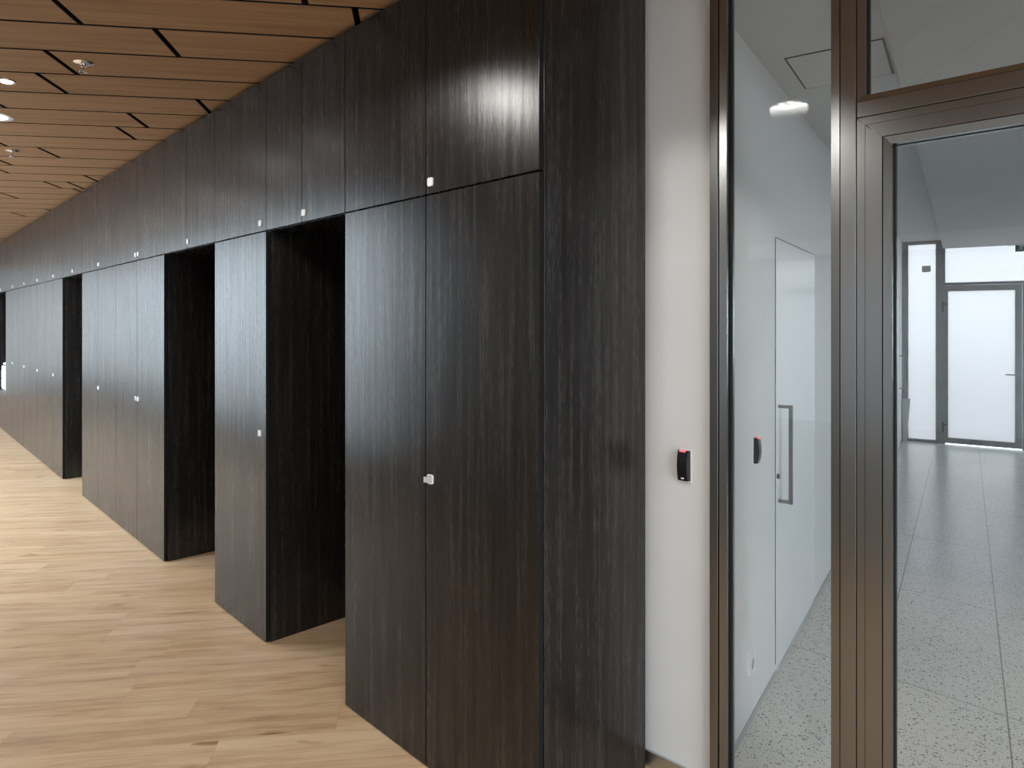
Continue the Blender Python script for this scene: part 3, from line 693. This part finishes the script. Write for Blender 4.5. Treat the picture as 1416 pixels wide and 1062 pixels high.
w10 = place(tag(empty('window_14', (0, 0, 0)), 'frosted panel right of the far door at the picture edge', 'window', kind='structure'), (*EP, 0), EA)
m = MB(); m.box(dx1+.003, dx1+.07, -.03, .03, 0, ZD-.036); m.box(2.5, 2.6, -.03, .03, 0, ZD-.036); m.box(dx1+.07, 2.5, -.03, .03, 0, .05); m.build('window_frame', GREYSTEEL, w10)
pane('frosted_pane', dx1+.07, 2.5, .05, ZD-.036, w10)
m = MB(); m.box(2.6, ex+.1, -.03, .1, 0, 2.78); m.box(-.02, 2.6, -.03, .1, TZ+.001, 2.95)
place(tag(m.build('wall_end', WHITE), 'white wall at the corridor end', 'wall', kind='structure'), (*EP, 0), EA)
# bin in the corner
bc = EP+CE*.055-CD*.11
m = MB(); zt_ = .56
m.hull8([(-.04, -.035, 0), (.005, -.035, 0), (.005, .035, 0), (-.04, .035, 0)], [(-.045, -.05, zt_), (.045, -.05, zt_), (.045, .05, zt_), (-.045, .05, zt_)])
bn = tag(empty('waste_bin', (*bc, 0), EA), 'small grey tapered waste bin in the far left corridor corner', 'bin')
m.build('body', GREYP, bn); m = MB(); m.box(-.048, .048, -.053, .053, zt_, zt_+.015, .003); m.build('rim', GREYP, bn)

# exit sign hung under the soffit
Ys = 8.55; Xs = (1404-708)*Ys/F_PX
sg = tag(empty('exit_sign', (Xs, Ys, 2.586), EA), 'green emergency exit sign with a running figure under the soffit at the right edge', 'sign')
zb = CAM_H+(HOR-348)*Ys/F_PX; zt = CAM_H+(HOR-338.3)*Ys/F_PX
MB().box(-.085, .36, -.03, .03, -.014, -.0005, .003).build('mounting_plate', LOCKW, sg)
m = MB(); m.box(.03, .24, -.02, .02, -.008-.02, -.012); m.build('bracket', GREYP, sg)
m = MB(); m.box(0, .26, -.012, .012, zb-2.586, zt-2.586, .001); m.build('panel', GREEN, sg)
m = MB(); cz = (zb+zt)/2-2.586; y = -.0135
def st(a, b_, wd): m.bar((a[0], y, cz+a[1]), (b_[0], y, cz+b_[1]), wd)
m.lathe([(.008, y-.001), (.008, y+.001)], 16, 'y', (.075, 0, cz+.029))
st((.068, .020), (.055, -.004), .011); st((.068, .017), (.088, .006), .006); st((.066, .017), (.045, .012), .006); st((.045, .012), (.036, .000), .006)
st((.055, -.004), (.073, -.018), .008); st((.073, -.018), (.070, -.036), .007); st((.055, -.004), (.043, -.020), .008); st((.043, -.020), (.022, -.024), .007)
m.build('running_figure', MARKW, sg); m = MB()
st((.13, 0), (.19, 0), .008); st((.13, 0), (.148, .016), .008); st((.13, 0), (.148, -.016), .008)
m.build('arrow', MARKW, sg); m = MB()
st((.212, -.038), (.212, .036), .005); st((.246, -.038), (.246, .036), .005); st((.212, .036), (.246, .036), .005)
m.build('doorway_mark', MARKW, sg)

# ------------------------------------------------------------------ ceiling fittings
def downlight(p, label, power=0, z=ZC, spot=True, group='round ceiling downlights', ang=149):
    r = tag(empty('downlight', (*p, z), 0), label, 'ceiling light', group)
    m = MB(); m.lathe([(.080, -.002), (.096, -.007), (.106, -.004), (.108, -.0004), (.080, -.0004)], 40); m.build('trim_ring', LOCKW, r, True)
    m = MB(); m.lathe([(.079, -.0035), (.079, -.0006)], 40); m.build('reflector', RINGW, r)
    for i in range(6):
        a = 2*math.pi*i/6+.3
        m = MB(); m.lathe([(.015, -.006), (.019, -.0036)], 18, 'z', (.047*math.cos(a), .047*math.sin(a), 0)); m.build('lens', LAMP, r)
    if power:
        ld = bpy.data.lights.new('downlight_beam', 'SPOT'); ld.energy = power; ld.spot_size = math.radians(ang); ld.spot_blend = .12; ld.shadow_soft_size = .10; ld.color = (1, .97, .93)
        lo = bpy.data.objects.new('downlight_beam', ld); COL.objects.link(lo); lo.parent = r; lo.location = (0, 0, -.03)
    return r
def spot(p, label, power):
    r = tag(empty('spotlight', (*p, ZC), 0), label, 'ceiling light', 'small ceiling spots')
    m = MB(); m.lathe([(.032, -.002), (.040, -.006), (.045, -.003), (.046, -.0004), (.032, -.0004)], 32); m.build('trim_ring', CHROME, r, True)
    m = MB(); m.lathe([(.022, -.007), (.031, -.0012)], 24); m.build('lens', LAMPS, r)
    ld = bpy.data.lights.new('spot_beam', 'SPOT'); ld.energy = power; ld.spot_size = math.radians(110); ld.spot_blend = .8; ld.shadow_soft_size = .03; ld.color = (1, .92, .8)
    lo = bpy.data.objects.new('spot_beam', ld); COL.objects.link(lo); lo.parent = r; lo.location = (0, 0, -.03)
DLP = 80
downlight(world_c(-11, 160), 'round white downlight cut by the left picture edge', DLP)
downlight((-.79, 1.29), 'round downlight mirrored in the narrow glass panel', DLP)
downlight((-1.36, 2.18), 'round downlight above the nearest niche, out of the frame', 50)
for i, (a, b_) in enumerate(((5.4, 0), (7.4, 0), (9.6, 0), (12, 0), (15, 0), (-1.8, -.2), (-3.6, 0))):
    p = Vector((-.79, 1.29))+TD*a+TN*b_
    downlight(p, 'round downlight overhead, out of the frame', DLP)
downlight(G0+CD*.15+CE*1.3, 'round downlight in the corridor soffit behind the glass, out of the frame', 20, 2.586)
spot(world_c(8, 112), 'small glaring ceiling spot near the left picture edge', 25)
def sprinkler(p, label):
    r = tag(empty('sprinkler', (*p, ZC), .5), label, 'sprinkler', 'chrome sprinkler heads')
    m = MB(); m.lathe([(.012, -.0004), (.040, -.0004), (.042, -.004), (.030, -.009), (.012, -.012)], 32); m.build('rosette', CHROME, r, True)
    m = MB(); m.lathe([(.010, -.010), (.010, -.022), (.006, -.024)], 20); m.bar((-.013, 0, -.022), (-.011, 0, -.042), .005, 8); m.bar((.013, 0, -.022), (.011, 0, -.042), .005, 8)
    m.bar((-.014, 0, -.022), (.014, 0, -.022), .006, 8); m.bar((-.012, 0, -.042), (.012, 0, -.042), .006, 8); m.build('frame', CHROME, r)
    m = MB(); m.bar((0, 0, -.024), (0, 0, -.040), .005, 10); m.build('glass_bulb', REDLED2, r)
    m = MB(); m.lathe([(.016, -.045), (.017, -.0465), (.016, -.048)], 24); m.build('deflector', CHROME, r)
REDLED2 = plain('red_bulb', (.35, .01, .01), .15)
sprinkler(world_c(115.5, 86), 'chrome sprinkler head on the plank ceiling, the nearer of the two')
sprinkler(world_c(17, 208), 'chrome sprinkler head on the plank ceiling, the farther one')
